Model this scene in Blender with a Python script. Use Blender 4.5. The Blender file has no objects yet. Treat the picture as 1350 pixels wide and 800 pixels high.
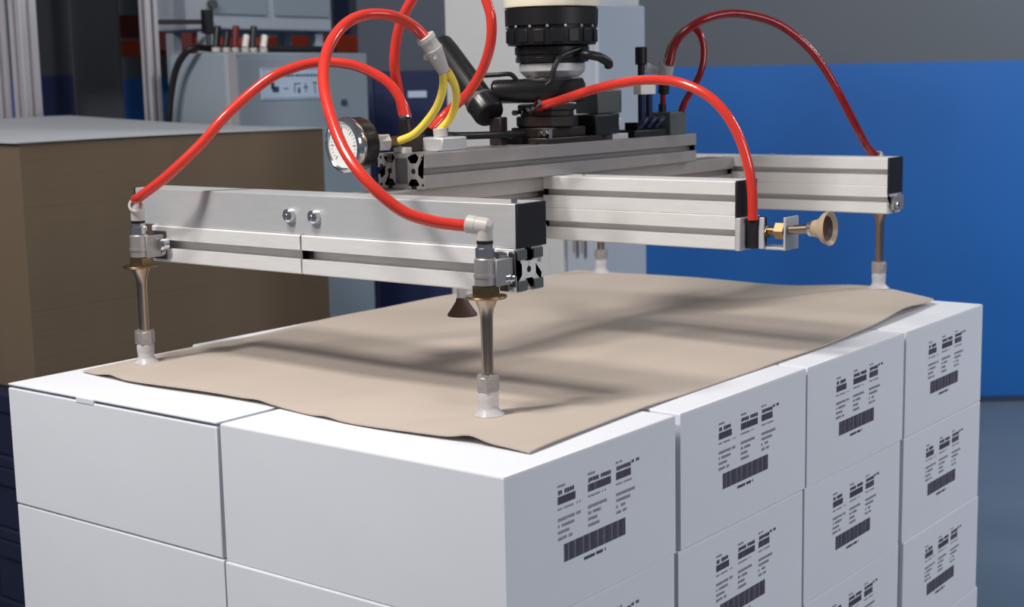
import bpy, bmesh, math, random
from mathutils import Vector, Matrix

# ------------------------------------------------------------------ camera, world, light, exposure
S = bpy.context.scene
COL = S.collection
cam_d = bpy.data.cameras.new('camera')
cam = bpy.data.objects.new('camera', cam_d)
COL.objects.link(cam)
RT = Vector((0.614957, -0.788298, -0.020359))
DN = Vector((-0.130342, -0.076150, -0.988540))
FW = Vector((0.777714, 0.610564, -0.149577))
cam.matrix_world = Matrix(((RT.x, -DN.x, -FW.x, -0.98327),
                           (RT.y, -DN.y, -FW.y, -0.78527),
                           (RT.z, -DN.z, -FW.z, 0.34790),
                           (0, 0, 0, 1)))
cam_d.sensor_width = 36
cam_d.sensor_fit = 'HORIZONTAL'
cam_d.lens = 50.735
cam_d.clip_start = 0.02
cam_d.dof.use_dof = True
cam_d.dof.focus_distance = 1.62
cam_d.dof.aperture_fstop = 9.0
S.camera = cam

world = bpy.data.worlds.new('world')
S.world = world
world.use_nodes = True
bg = world.node_tree.nodes['Background']
bg.inputs['Color'].default_value = (0.78, 0.88, 1.0, 1)
bg.inputs['Strength'].default_value = 0.15


def area(name, loc, target, sx, sy, power, color):
    d = bpy.data.lights.new(name, 'AREA')
    d.shape = 'RECTANGLE'
    d.size, d.size_y = sx, sy
    d.energy = power
    d.color = color
    o = bpy.data.objects.new(name, d)
    COL.objects.link(o)
    o.location = loc
    o.rotation_euler = (Vector(target) - Vector(loc)).to_track_quat('-Z', 'Y').to_euler()
    return o


area('hall_lamp_key', (-1.75, 1.02, 2.25), (0.35, 0.36, 0.0), 0.30, 0.30, 52, (1.0, 0.96, 0.92))
area('hall_lamp_overhead', (-0.78, 0.52, 2.25), (0.3, 0.36, 0.0), 0.42, 0.42, 39, (1.0, 0.96, 0.91))
area('added_wall_fill', (3.0, -1.5, 1.9), (4.2, 0.2, 0.0), 1.0, 0.5, 62, (0.92, 0.97, 1.0))  # unseen light added to brighten the right part of the wall
area('added_fill_right', (0.4, -3.0, 1.3), (0.6, 0.0, -0.2), 1.6, 1.0, 34, (0.97, 0.95, 1.0))  # unseen fill added to lift the cartons' right faces

vs = S.view_settings
vs.view_transform = 'Standard'
vs.look = 'None'
vs.exposure = 0.0
vs.gamma = 1.0
vs.use_curve_mapping = False

random.seed(7)
FLOOR_Z = -0.752
PI = math.pi


# ------------------------------------------------------------------ materials
def lin(c):
    return tuple(((v / 255) / 12.92 if v / 255 <= 0.04045 else ((v / 255 + 0.055) / 1.055) ** 2.4) for v in c)


def mat(name, rgb, rough=0.5, metal=0.0, var=0.06, scale=8.0, stretch=(1, 1, 1), bump=0.0, bscale=60.0,
        trans=0.0, coat=0.0, spec=0.5, ior=1.45):
    m = bpy.data.materials.new(name)
    m.use_nodes = True
    nt = m.node_tree
    b = nt.nodes['Principled BSDF']
    b.inputs['Roughness'].default_value = rough
    b.inputs['Metallic'].default_value = metal
    b.inputs['Transmission Weight'].default_value = trans
    b.inputs['Coat Weight'].default_value = coat
    b.inputs['Specular IOR Level'].default_value = spec
    b.inputs['IOR'].default_value = ior
    c = lin(rgb)
    tc = nt.nodes.new('ShaderNodeTexCoord')
    mp = nt.nodes.new('ShaderNodeMapping')
    mp.inputs['Scale'].default_value = stretch
    nz = nt.nodes.new('ShaderNodeTexNoise')
    nz.inputs['Scale'].default_value = scale
    nz.inputs['Detail'].default_value = 4
    nt.links.new(tc.outputs['Object'], mp.inputs['Vector'])
    nt.links.new(mp.outputs['Vector'], nz.inputs['Vector'])
    rp = nt.nodes.new('ShaderNodeValToRGB')
    rp.color_ramp.elements[0].position = 0.3
    rp.color_ramp.elements[1].position = 0.7
    rp.color_ramp.elements[0].color = tuple(max(0, v * (1 - var)) for v in c) + (1,)
    rp.color_ramp.elements[1].color = tuple(min(1, v * (1 + var)) for v in c) + (1,)
    nt.links.new(nz.outputs['Fac'], rp.inputs['Fac'])
    nt.links.new(rp.outputs['Color'], b.inputs['Base Color'])
    if bump > 0:
        n2 = nt.nodes.new('ShaderNodeTexNoise')
        n2.inputs['Scale'].default_value = bscale
        n2.inputs['Detail'].default_value = 3
        nt.links.new(mp.outputs['Vector'], n2.inputs['Vector'])
        bp = nt.nodes.new('ShaderNodeBump')
        bp.inputs['Strength'].default_value = bump
        bp.inputs['Distance'].default_value = 0.01
        nt.links.new(n2.outputs['Fac'], bp.inputs['Height'])
        nt.links.new(bp.outputs['Normal'], b.inputs['Normal'])
    return m


M = {}
M['carton'] = mat('white_board', (230, 232, 238), 0.55, var=0.02, scale=5, bump=0.05, bscale=9, spec=0.3)
M['carton_gap'] = mat('grey_board_edge', (150, 140, 130), 0.8)
M['ink'] = mat('print_ink', (88, 85, 97), 0.7, spec=0.2, var=0.15, scale=300)
M['ink_light'] = mat('print_ink_thin', (158, 155, 164), 0.7, spec=0.2, var=0.15, scale=300)
M['kraft'] = mat('kraft_sheet', (190, 177, 165), 0.75, var=0.05, scale=4, bump=0.08, bscale=14, spec=0.25)
M['pile'] = mat('kraft_pile', (112, 97, 81), 0.85, var=0.05, scale=2.5, stretch=(4, 4, 0.3), bump=0.0, bscale=40, spec=0.15)
M['topsheet'] = mat('grey_board_sheet', (176, 180, 186), 0.7, var=0.05, scale=3)
M['alu'] = mat('anodised_aluminium', (240, 238, 236), 0.38, metal=0.25, var=0.03, scale=30, stretch=(1, 1, 6), bump=0.02, bscale=120)
M['alu_flat'] = mat('aluminium_panel', (212, 212, 213), 0.42, metal=0.45, var=0.03, scale=30, stretch=(1, 1, 6))
M['alu_dark'] = mat('aluminium_dull', (182, 176, 174), 0.42, metal=0.7, var=0.04, scale=30)
M['slot'] = mat('dull_grey_metal', (90, 90, 92), 0.6, metal=0.5)  # plain dull grey metal for plates, rings and screws
M['chrome'] = mat('polished_steel', (220, 220, 222), 0.14, metal=1.0, var=0.03)
M['steel'] = mat('brown_tinted_steel', (168, 152, 138), 0.25, metal=1.0, var=0.06, scale=40)
M['brass'] = mat('dull_brass_nut', (150, 128, 96), 0.3, metal=1.0, var=0.1, scale=60)
M['black'] = mat('black_plastic', (24, 23, 26), 0.42, var=0.1)
M['cap'] = mat('black_end_cap_plastic', (20, 19, 26), 0.55, var=0.08)
M['blackg'] = mat('black_gloss', (30, 29, 31), 0.28, var=0.1)
M['bore'] = mat('dark_bore', (12, 12, 14), 0.8)
M['brownblk'] = mat('dark_brown_block', (40, 30, 29), 0.38, var=0.25, scale=40)
M['white_pl'] = mat('white_plastic', (232, 228, 222), 0.35, var=0.02)
M['grey_fit'] = mat('light_grey_fitting', (196, 190, 184), 0.35, var=0.05)
M['clear'] = mat('clear_silicone', (232, 230, 232), 0.25, trans=0.45, var=0.02, ior=1.3)
M['cup_amber'] = mat('amber_silicone', (226, 202, 172), 0.3, trans=0.4, var=0.06, ior=1.3)
M['cup_brown'] = mat('brown_rubber', (84, 62, 52), 0.5, var=0.1)
M['red'] = mat('red_hose', (220, 58, 46), 0.2, var=0.05, scale=20, coat=0.4)
M['red_dk'] = mat('shaded_red_translucent_hose', (150, 22, 30), 0.16, var=0.18, scale=70, coat=0.6, trans=0.25, ior=1.3)  # translucent hose red, darkened in the colour for shade
M['yellow'] = mat('yellow_hose', (246, 218, 82), 0.3, var=0.05, coat=0.2)
M['dial'] = mat('white_dial', (240, 240, 236), 0.4, var=0.01)
M['robot_white'] = mat('cream_robot_paint', (246, 238, 214), 0.35, var=0.01)
M['grey_paint'] = mat('pale_grey_paint', (196, 197, 199), 0.5, var=0.03, scale=3)
M['blue_grey'] = mat('blue_grey_paint', (168, 176, 188), 0.5, var=0.03, scale=3)
M['cab'] = mat('cabinet_grey_paint', (142, 153, 164), 0.5, var=0.03, scale=4)
M['strip'] = mat('pale_corner_highlight', (186, 182, 186), 0.5, var=0.02)  # edge highlight of the cabinet, put into the colour
M['plate'] = mat('pale_blue_plate', (186, 202, 224), 0.5, var=0.02)
M['plate_ink'] = mat('plate_ink', (48, 62, 92), 0.6)
M['post'] = mat('post_aluminium', (206, 202, 208), 0.4, metal=0.5, var=0.03)
M['darkpaint'] = mat('dark_grey_paint', (66, 67, 72), 0.6, var=0.12, scale=4)
M['navy'] = mat('navy_paint', (44, 56, 84), 0.6, var=0.08, scale=4)
M['navy_dk'] = mat('navy_paint_and_wall_shade', (24, 36, 78), 0.6, var=0.08, scale=4)  # also carries the blue wall's shade on the added panel
M['darkgrey2'] = mat('shaded_wall_grey', (74, 80, 94), 0.6, var=0.08, scale=4)  # wall grey with the shade put into the colour
M['pallet_blue'] = mat('dark_blue_plastic', (24, 30, 56), 0.55, var=0.1)
M['orange'] = mat('orange_rack_paint', (196, 66, 34), 0.5, var=0.08)
M['maroon'] = mat('maroon_paint', (112, 34, 36), 0.55, var=0.12)
M['wood'] = mat('pallet_wood', (190, 158, 118), 0.8, var=0.15, scale=10, stretch=(1, 8, 8), bump=0.2)
M['greenish'] = mat('grey_green_block', (98, 104, 102), 0.45, metal=0.3, var=0.1)
M['dkblue'] = mat('dark_blue_hose', (26, 36, 72), 0.35, var=0.1)
M['floor'] = mat('epoxy_floor', (104, 118, 130), 0.35, var=0.05, scale=2.0, bump=0.02)


def wall_mat():
    m = bpy.data.materials.new('two_tone_wall_paint')
    m.use_nodes = True
    nt = m.node_tree
    b = nt.nodes['Principled BSDF']
    b.inputs['Roughness'].default_value = 0.55
    geo = nt.nodes.new('ShaderNodeNewGeometry')
    sep = nt.nodes.new('ShaderNodeSeparateXYZ')
    nt.links.new(geo.outputs['Position'], sep.inputs['Vector'])
    gt = nt.nodes.new('ShaderNodeMath')
    gt.operation = 'GREATER_THAN'
    gt.inputs[1].default_value = 0.395
    nt.links.new(sep.outputs['Z'], gt.inputs[0])
    nz = nt.nodes.new('ShaderNodeTexNoise')
    nz.inputs['Scale'].default_value = 1.4
    nt.links.new(geo.outputs['Position'], nz.inputs['Vector'])

    def ramp(c, v):
        r = nt.nodes.new('ShaderNodeValToRGB')
        c = lin(c)
        r.color_ramp.elements[0].color = tuple(x * (1 - v) for x in c) + (1,)
        r.color_ramp.elements[1].color = tuple(x * (1 + v) for x in c) + (1,)
        nt.links.new(nz.outputs['Fac'], r.inputs['Fac'])
        return r
    lo = ramp((8, 94, 172), 0.08)
    hi = ramp((84, 90, 98), 0.08)
    mx = nt.nodes.new('ShaderNodeMix')
    mx.data_type = 'RGBA'
    nt.links.new(gt.outputs[0], mx.inputs[0])
    nt.links.new(lo.outputs['Color'], mx.inputs[6])
    nt.links.new(hi.outputs['Color'], mx.inputs[7])
    nt.links.new(mx.outputs[2], b.inputs['Base Color'])
    return m


M['wall'] = wall_mat()


# ------------------------------------------------------------------ mesh helpers
class MB:
    """collects shapes in one bmesh; build() links them as ONE object"""

    def __init__(self):
        self.bm = bmesh.new()

    def _merge(self, tmp, mtx=None, mi=0, flat=0):
        if mtx is not None:
            bmesh.ops.transform(tmp, matrix=mtx, verts=tmp.verts)
        for f in tmp.faces:
            f.material_index = mi
            f.smooth = True
        if flat:
            for f in sorted(tmp.faces, key=lambda q: -q.calc_area())[:flat]:
                f.smooth = False
        me = bpy.data.meshes.new('tmp')
        tmp.to_mesh(me)
        tmp.free()
        self.bm.from_mesh(me)
        bpy.data.meshes.remove(me)

    def box(self, lo, hi, bev=0.0, mtx=None, seg=2, mi=0):
        t = bmesh.new()
        bmesh.ops.create_cube(t, size=1)
        c = [(a + b) / 2 for a, b in zip(lo, hi)]
        s = [abs(b - a) for a, b in zip(lo, hi)]
        bmesh.ops.transform(t, matrix=Matrix.Translation(c) @ Matrix.Diagonal((s[0], s[1], s[2], 1)), verts=t.verts)
        if bev > 0:
            bmesh.ops.bevel(t, geom=t.edges[:], offset=min(bev, min(s) * 0.45), segments=seg, affect='EDGES', profile=0.5)
        self._merge(t, mtx, mi, flat=6)
        return self

    def lid(self, lo, hi, bev):
        """slab with only its upper edges rounded"""
        t = bmesh.new()
        bmesh.ops.create_cube(t, size=1)
        c = [(a + b) / 2 for a, b in zip(lo, hi)]
        s = [abs(b - a) for a, b in zip(lo, hi)]
        bmesh.ops.transform(t, matrix=Matrix.Translation(c) @ Matrix.Diagonal((s[0], s[1], s[2], 1)), verts=t.verts)
        e = [x for x in t.edges if all(v.co.z > c[2] for v in x.verts)]
        bmesh.ops.bevel(t, geom=e, offset=bev, segments=2, affect='EDGES', profile=0.5)
        self._merge(t, flat=6)
        return self

    def lathe(self, prof, p0, axis, seg=28, mi=0):
        """prof: (radius, distance along axis) from p0"""
        a = Vector(axis).normalized()
        q = Vector((0, 0, 1)).rotation_difference(a).to_matrix().to_4x4()
        mtx = Matrix.Translation(p0) @ q
        t = bmesh.new()
        rings = []
        for r, z in prof:
            if r < 1e-6:
                rings.append([t.verts.new((0, 0, z))])
            else:
                rings.append([t.verts.new((r * math.cos(2 * PI * k / seg), r * math.sin(2 * PI * k / seg), z)) for k in range(seg)])
        for A, B in zip(rings[:-1], rings[1:]):
            for k in range(seg):
                k2 = (k + 1) % seg
                if len(A) == 1 and len(B) == 1:
                    continue
                if len(A) == 1:
                    t.faces.new((A[0], B[k2], B[k]))
                elif len(B) == 1:
                    t.faces.new((A[k], A[k2], B[0]))
                else:
                    t.faces.new((A[k], A[k2], B[k2], B[k]))
        if len(rings[0]) > 1:
            t.faces.new(list(reversed(rings[0])))
        if len(rings[-1]) > 1:
            t.faces.new(rings[-1])
        bmesh.ops.recalc_face_normals(t, faces=t.faces)
        self._merge(t, mtx, mi)
        return self

    def cyl(self, p0, p1, r, r2=None, seg=24, bev=0.0, mi=0):
        p0, p1 = Vector(p0), Vector(p1)
        L = (p1 - p0).length
        r2 = r if r2 is None else r2
        if bev > 0:
            pr = [(r - bev, 0), (r, bev), (r2, L - bev), (r2 - bev, L)]
        else:
            pr = [(r, 0), (r2, L)]
        return self.lathe(pr, p0, p1 - p0, seg, mi)

    def tube(self, pts, r, seg=14, sub=8, mi=0):
        P = catmull(pts, sub)
        t = bmesh.new()
        prev = None
        n = None
        for i, p in enumerate(P):
            d = (P[min(i + 1, len(P) - 1)] - P[max(i - 1, 0)]).normalized()
            if n is None:
                n = d.orthogonal().normalized()
            else:
                n = (n - d * n.dot(d)).normalized()
            b = d.cross(n)
            ring = [t.verts.new(p + (n * math.cos(2 * PI * k / seg) + b * math.sin(2 * PI * k / seg)) * r) for k in range(seg)]
            if prev:
                for k in range(seg):
                    t.faces.new((prev[k], prev[(k + 1) % seg], ring[(k + 1) % seg], ring[k]))
            else:
                t.faces.new(list(reversed(ring)))
            prev = ring
        t.faces.new(prev)
        self._merge(t, None, mi)
        return self

    def prism(self, poly, fn, a, b, mi=0):
        """2D outline extruded from a to b; fn(u, v, w) gives the point"""
        t = bmesh.new()
        A = [t.verts.new(fn(u, v, a)) for u, v in poly]
        B = [t.verts.new(fn(u, v, b)) for u, v in poly]
        n = len(poly)
        for k in range(n):
            t.faces.new((A[k], A[(k + 1) % n], B[(k + 1) % n], B[k]))
        c1 = t.faces.new(A)
        c2 = t.faces.new(B)
        bmesh.ops.triangulate(t, faces=[c1, c2])
        bmesh.ops.recalc_face_normals(t, faces=t.faces)
        self._merge(t, None, mi)
        return self

    def quad(self, pts, mi=0):
        vsx = [self.bm.verts.new(p) for p in pts]
        f = self.bm.faces.new(vsx)
        f.material_index = mi
        return self

    def build(self, name, mats, parent=None, smooth=True, label=None, ang=32):
        me = bpy.data.meshes.new(name)
        self.bm.to_mesh(me)
        self.bm.free()
        if not isinstance(mats, (list, tuple)):
            mats = [mats]
        for m in mats:
            me.materials.append(m)
        if not smooth:
            for p in me.polygons:
                p.use_smooth = False
        if smooth:
            if ang == 60:
                for p in me.polygons:
                    p.use_smooth = True
            fl = [p.use_smooth for p in me.polygons]
            me.set_sharp_from_angle(angle=math.radians(ang))
            me.polygons.foreach_set('use_smooth', fl)
        o = bpy.data.objects.new(name, me)
        COL.objects.link(o)
        if parent is not None:
            adopt(o, parent)
        if label:
            o['label'] = label
        return o


def adopt(o, parent):
    o.parent = parent
    w = Matrix.Translation(parent.location) if parent.parent is None else Matrix.Identity(4)
    o.matrix_parent_inverse = w.inverted()


def catmull(pts, sub):
    P = [Vector(p) for p in pts]
    if len(P) == 2 or sub <= 1:
        return P
    Q = [P[0] * 2 - P[1]] + P + [P[-1] * 2 - P[-2]]
    out = []
    for i in range(1, len(Q) - 2):
        a, b, c, d = Q[i - 1], Q[i], Q[i + 1], Q[i + 2]
        for k in range(sub):
            t = k / sub
            out.append(0.5 * ((2 * b) + (c - a) * t + (2 * a - 5 * b + 4 * c - d) * t * t + (3 * b - a - 3 * c + d) * t ** 3))
    out.append(P[-1])
    return out


def tag(o, label, cat, group=None):
    o['label'] = label
    o['category'] = cat
    if group:
        o['group'] = group
    return o


def thing(name, loc, label, cat, group=None):
    o = bpy.data.objects.new(name, None)
    o.empty_display_size = 0.05
    COL.objects.link(o)
    o.location = loc
    return tag(o, label, cat, group)


def structure(o):
    o['kind'] = 'structure'
    return o


YAW = 0.665574
CY, SY = math.cos(YAW), math.sin(YAW)


def fr(D, s, z):
    """point at forward distance D and sideways s (right +) seen along the wall's normal"""
    return Vector((-0.983 + CY * D + SY * s, -0.785 + SY * D - CY * s, z))


ROTW = Matrix.Rotation(YAW, 4, 'Z')

# ------------------------------------------------------------------ setting
structure(MB().box((-4, -4, FLOOR_Z - 0.1), (7, 7, FLOOR_Z)).build('floor', M['floor'], smooth=False))
wb = MB()
wm = Matrix.Translation(fr(4.82, 0, 0)) @ ROTW
wb.box((0, -6, FLOOR_Z), (0.15, 6, 2.6), mtx=wm)
structure(wb.build('wall_back', M['wall'], smooth=False))
bb = MB().box((-0.012, -6, FLOOR_Z), (0.0, 6, FLOOR_Z + 0.018), mtx=wm)
structure(bb.build('baseboard_back', M['navy'], smooth=False))

# ------------------------------------------------------------------ carton stack
BX, BY, BH = 0.3, 0.3883, 0.152
CW, CD, CH = 0.2925, 0.3838, 0.1512

t = thing('wooden_pallet', (0.6, 0.39, FLOOR_Z), 'wooden pallet on the floor carrying the stack of white cartons', 'pallet')
PZ = FLOOR_Z + 0.144
for k in range(7):
    y0 = 0.0 + k * 0.113
    MB().box((0.0, y0, PZ - 0.022), (1.2, y0 + 0.098, PZ), 0.002).build('deck_board', M['wood'], t)
for k in range(3):
    x0 = 0.0 + k * 0.53
    MB().box((x0, 0, PZ - 0.044), (x0 + 0.14, 0.776, PZ - 0.0225), 0.002).build('cross_board', M['wood'], t)
    for j in range(3):
        y0 = j * 0.317
        MB().box((x0, y0, FLOOR_Z + 0.022), (x0 + 0.14, y0 + 0.14, PZ - 0.0445), 0.002).build('block', M['wood'], t)
for j in range(3):
    y0 = j * 0.317
    MB().box((0, y0, FLOOR_Z), (1.2, y0 + 0.14, FLOOR_Z + 0.0215), 0.002).build('bottom_board', M['wood'], t)


def carton_meshes():
    """meshes in the carton's own frame: origin at the bottom near corner"""
    lt = 0.004
    body = MB().box((0, 0, 0), (CW, CD, CH - lt))
    lid = MB().lid((0, 0, CH - lt), (CW, CD, CH), 0.0022)
    # a lid with an open tuck seam along its left-front edge, broken by a locking tab
    lid2 = MB().box((0.0002, 0.0004, CH - 0.0022), (CW - 0.0006, CD - 0.0004, CH), 0.0006)
    body2 = MB().box((0, 0, 0), (CW, CD, CH - 0.0052), 0.0018).box((0.009, 0.003, CH - 0.0053), (CW - 0.003, CD - 0.003, CH - 0.0023))
    tab = MB().box((-0.0006, 0.213, CH - 0.0075), (0.004, 0.246, CH - 0.0004), 0.001)
    return body, lid, body2, lid2, tab


def print_mesh(side=0.0):
    """flat print on the face y = 0: three text columns over a barcode; u from the left, z from the carton top"""
    b = MB()
    y = -0.0004
    rnd = random.Random(3)

    def q(u0, u1, z0, z1, mi):
        b.quad([(u0, y, CH + z0), (u1, y, CH + z0), (u1, y, CH + z1), (u0, y, CH + z1)], mi)

    def words(u0, u1, z, h, mi, cw, gap):
        u = u0
        while u < u1 - cw * 0.6:
            w = cw * rnd.uniform(0.7, 1.15)
            if rnd.random() > 0.12:
                q(u, min(u + w, u1), z - h * rnd.uniform(0.85, 1.0), z, mi)
            u += w + gap

    def bars(u0, u1, z0, z1, n, fill):
        st = (u1 - u0) / n
        for k in range(n):
            w = st * rnd.uniform(*fill)
            q(u0 + k * st, u0 + k * st + w, z0, z1, 0)
    for (u0, u1, zt, end) in ((0.081, 0.110, -0.027, 0.118), (0.131, 0.171, -0.026, 0.163), (0.180, 0.207, -0.0255, 0.215)):
        words(u0, u0 + 0.012, zt, 0.0026, 1, 0.0017, 0.0007)
        words(u0 + 0.001, u1, zt - 0.0052, 0.0046, 0, 0.003, 0.0009)
        bars(u0, u1, zt - 0.0190, zt - 0.0112, 17, (0.6, 0.95))
        words(u0, end, zt - 0.0225, 0.0022, 1, 0.0018, 0.0009)
        for k, ln in enumerate((1.0, 0.72, 0.5, 0.62)):
            words(u0, u0 + (end - u0) * ln, zt - 0.0325 - 0.0062 * k, 0.0034, 1, 0.0021, 0.0008)
    words(0.208, 0.222, -0.0295, 0.0036, 0, 0.0024, 0.0008)
    u = 0.090
    pat = [3, 1, 2, 1, 1, 2, 3, 1, 1, 1, 2, 2]
    k = 0
    while u < 0.196:
        w = pat[k % 12] * 0.0009
        q(u, min(u + w, 0.197), -0.1045, -0.0865, 0)
        u += w + 0.0005 + 0.0004 * (pat[(k * 5 + 2) % 12] > 2)
        k += 1
    words(0.123, 0.160, -0.1085, 0.0034, 0, 0.0023, 0.0005)
    return b


_b, _l, _b2, _l2, _t = carton_meshes()
tmpo = [x.build(n, m) for x, n, m in ((_b, 'body', M['carton']), (_l, 'lid', M['carton']), (_b2, 'body', M['carton']),
                                      (_l2, 'lid', M['carton']), (_t, 'lid_tab', M['carton']))]
CM = [o.data for o in tmpo]
for o in tmpo:
    bpy.data.objects.remove(o)
po = print_mesh().build('printed_label', [M['ink'], M['ink_light']], smooth=False)
PM = po.data
bpy.data.objects.remove(po)

ROWN = ['nearest', 'second from near corner', 'third from near corner', 'farthest back']
LAYN = ['top layer', 'second layer down', 'third layer down', 'fourth layer down']
jr = random.Random(11)


def carton(i, j, L):
    """i along the printed right face, j = 0 right row, 1 left row, L layer from the top"""
    top = L == 0
    if j == 0:
        if i == 0:
            lab = ['white carton at the nearest corner of the top layer, with bright lid',
                   'white carton at the nearest corner directly under the top corner carton',
                   'white carton at the nearest corner, third layer down, below the frame edge',
                   'white carton at the nearest corner, lowest layer, below the frame edge'][L]
        else:
            lab = 'white carton with barcode on right face, %s, %s' % (LAYN[L], ROWN[i])
        grp = 'white cartons with printed barcode side'
    elif i == 0:
        lab = ['white carton at the left corner of the top layer, open seam under lid',
               'plain white carton at the far left corner of the second layer from the top',
               'plain white carton at the left corner of the third layer from the top',
               'plain white carton at the left corner of the lowest layer'][L]
        grp = 'plain white cartons on the left face'
    elif top:
        lab = ['', 'white top layer carton whose rim shows behind the left suction stem',
               'white top layer carton whose rim shows below the front beam',
               'white top layer carton at the rear corner, rim showing below middle beam'][i]
        grp = 'white cartons in the rear left row of the top layer'
    else:
        lab = 'white carton hidden in the rear left row beneath the top layer'
        grp = 'hidden white cartons of the rear left row'
    x = i * BX + 0.001
    y = j * BY + 0.001
    z = -BH * (L + 1) + 0.0002
    rz = 0.0
    dx = dy = 0.0
    if L > 0:
        dx, dy, rz = jr.uniform(-.002, .002), jr.uniform(-.0015, .0025), jr.uniform(-.004, .004)
    if top and j == 1 and i > 0:
        dy = 0.018
        if i == 3:
            dx = 0.034
    if top and j == 1 and i == 0:
        dy, rz = 0.0016, 0.004
    if top and i == 1 and j == 0:
        dx = 0.003
    if L == 3 and i == 3:
        dx = 0.010
    if L == 2 and i == 3:
        dx = 0.002
    loc = (x + dx, y + dy, z)
    r = thing('carton', loc, lab, 'carton', grp)
    r.rotation_euler = (0, 0, rz)
    seam = (j == 1 and i == 0 and L == 0)
    parts = [('body', CM[2]), ('lid', CM[3]), ('lid_tab', CM[4])] if seam else [('body', CM[0]), ('lid', CM[1])]
    if j == 0:
        parts.append(('printed_label', PM))
    for n, me in parts:
        o = bpy.data.objects.new(n, me)
        COL.objects.link(o)
        o.parent = r
    return r


for L in range(4):
    for i in range(4):
        for j in range(2):
            carton(i, j, L)


def shell(bm, g, th):
    """gives a grid of vertices a back and rims, th below it"""
    low = [[bm.verts.new((v.co.x, v.co.y, v.co.z - th)) for v in row] for row in g]
    n, m = len(g) - 1, len(g[0]) - 1
    for a in range(n):
        for c in range(m):
            bm.faces.new((low[a][c], low[a][c + 1], low[a + 1][c + 1], low[a + 1][c]))
    rim = [(0, c) for c in range(m)] + [(a, m) for a in range(n)] + [(n, c) for c in range(m, 0, -1)] + [(a, 0) for a in range(n, 0, -1)]
    for (a, c), (a2, c2) in zip(rim, rim[1:] + rim[:1]):
        bm.faces.new((g[a][c], g[a2][c2], low[a2][c2], low[a][c]))
    bmesh.ops.recalc_face_normals(bm, faces=bm.faces)


# ------------------------------------------------------------------ the loose kraft sheet on the cartons
def sheet_z(x, y):
    g = lambda v, c, w: math.exp(-((v - c) / w) ** 2)
    z = 0.0054
    z += 0.0014 * math.sin(9.0 * x + 2.2 * y + 0.4) + 0.0010 * math.sin(15 * y - 5 * x)
    z += 0.0007 * math.sin(23 * x + 11 * y)
    # gentle sag between the suction stems
    z += -0.002 * g(x, 0.55, 0.3) * g(y, 0.4, 0.2)
    # front (left) edge puckers
    e = math.exp(-max(0, x - 0.075) / 0.035)
    z += e * (0.0052 * g(y, 0.105, 0.018) + 0.0025 * g(y, 0.30, 0.02) + 0.0028 * g(y, 0.42, 0.02) + 0.0045 * g(y, 0.685, 0.022) - 0.003)
    # right edge
    e2 = math.exp(-max(0, y - 0.035) / 0.05)
    z += e2 * (0.013 * g(x, 1.02, 0.085) - 0.002)
    # far right corner lifted by its stem
    z += 0.011 * g(x, 1.17, 0.20) * g(y, 0.20, 0.10)
    # rear edge
    z += 0.002 * g(x, 1.18, 0.06)
    return max(z, 0.0020)


sb = bmesh.new()
NX, NY = 150, 104
grid = []
for a in range(NX + 1):
    row = []
    for c in range(NY + 1):
        u, v = a / NX, c / NY
        y_right = 0.030 + 0.028 * u + 0.006 * math.sin(u * 7)
        y_left = 0.750 + 0.012 * u
        y = y_right + (y_left - y_right) * v
        x_front = 0.072 + 0.016 * v + 0.006 * math.sin(v * 12 + 1.0)
        x_rear = 1.150 + 0.036 * min(1.0, v / 0.14) ** 0.7
        x = x_front + (x_rear - x_front) * u
        row.append(sb.verts.new((x, y, sheet_z(x, y))))
    grid.append(row)
for a in range(NX):
    for c in range(NY):
        sb.faces.new((grid[a][c], grid[a + 1][c], grid[a + 1][c + 1], grid[a][c + 1]))
shell(sb, grid, 0.0016)
mb = MB()
mb.bm.free()
mb.bm = sb
tag(mb.build('cardboard_sheet', M['kraft'], ang=60), 'wavy kraft cardboard sheet lying on top of the white cartons under the gripper', 'sheet')

# ------------------------------------------------------------------ vacuum gripper
GR = thing('vacuum_gripper', (0.65, 0.41, 0.17),
           'aluminium vacuum gripper frame with red hoses held above the kraft sheet', 'gripper')


def tslot(w, h, slots_w, slots_h, mouth=0.008, lip=0.0035, inner=0.016, depth=0.011):
    """outline of an extruded T-slot profile, centred; slots_w: slot centres on top and bottom, slots_h: on the sides"""
    def side(length, centres):
        pts = []
        for c in sorted(centres):
            pts += [(c - mouth / 2, 0), (c - mouth / 2, lip), (c - inner / 2, lip + 0.0005), (c - inner / 2, lip + 0.003),
                    (c - mouth / 2, depth), (c + mouth / 2, depth), (c + inner / 2, lip + 0.003), (c + inner / 2, lip + 0.0005),
                    (c + mouth / 2, lip), (c + mouth / 2, 0)]
        return pts
    P = []
    ch = 0.0014
    P += [(-w / 2 + ch, -h / 2)] + [(u, -h / 2 + d) for u, d in side(w, slots_w)] + [(w / 2 - ch, -h / 2)]
    P += [(w / 2, -h / 2 + ch)] + [(w / 2 - d, v) for v, d in side(h, slots_h)] + [(w / 2, h / 2 - ch)]
    P += [(w / 2 - ch, h / 2)] + [(-u, h / 2 - d) for u, d in side(w, slots_w)] + [(-w / 2 + ch, h / 2)]
    P += [(-w / 2, h / 2 - ch)] + [(-w / 2 + d, -v) for v, d in side(h, slots_h)] + [(-w / 2, -h / 2 + ch)]
    return P


def along_y(cx, cz):
    return lambda u, v, w: (cx + u, w, cz + v)


def along_x(cy, cz):
    return lambda u, v, w: (w, cy + u, cz + v)


def hexprof(mb, p0, p1, r, mi=0):
    return mb.cyl(p0, p1, r, seg=6, mi=mi)


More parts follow.
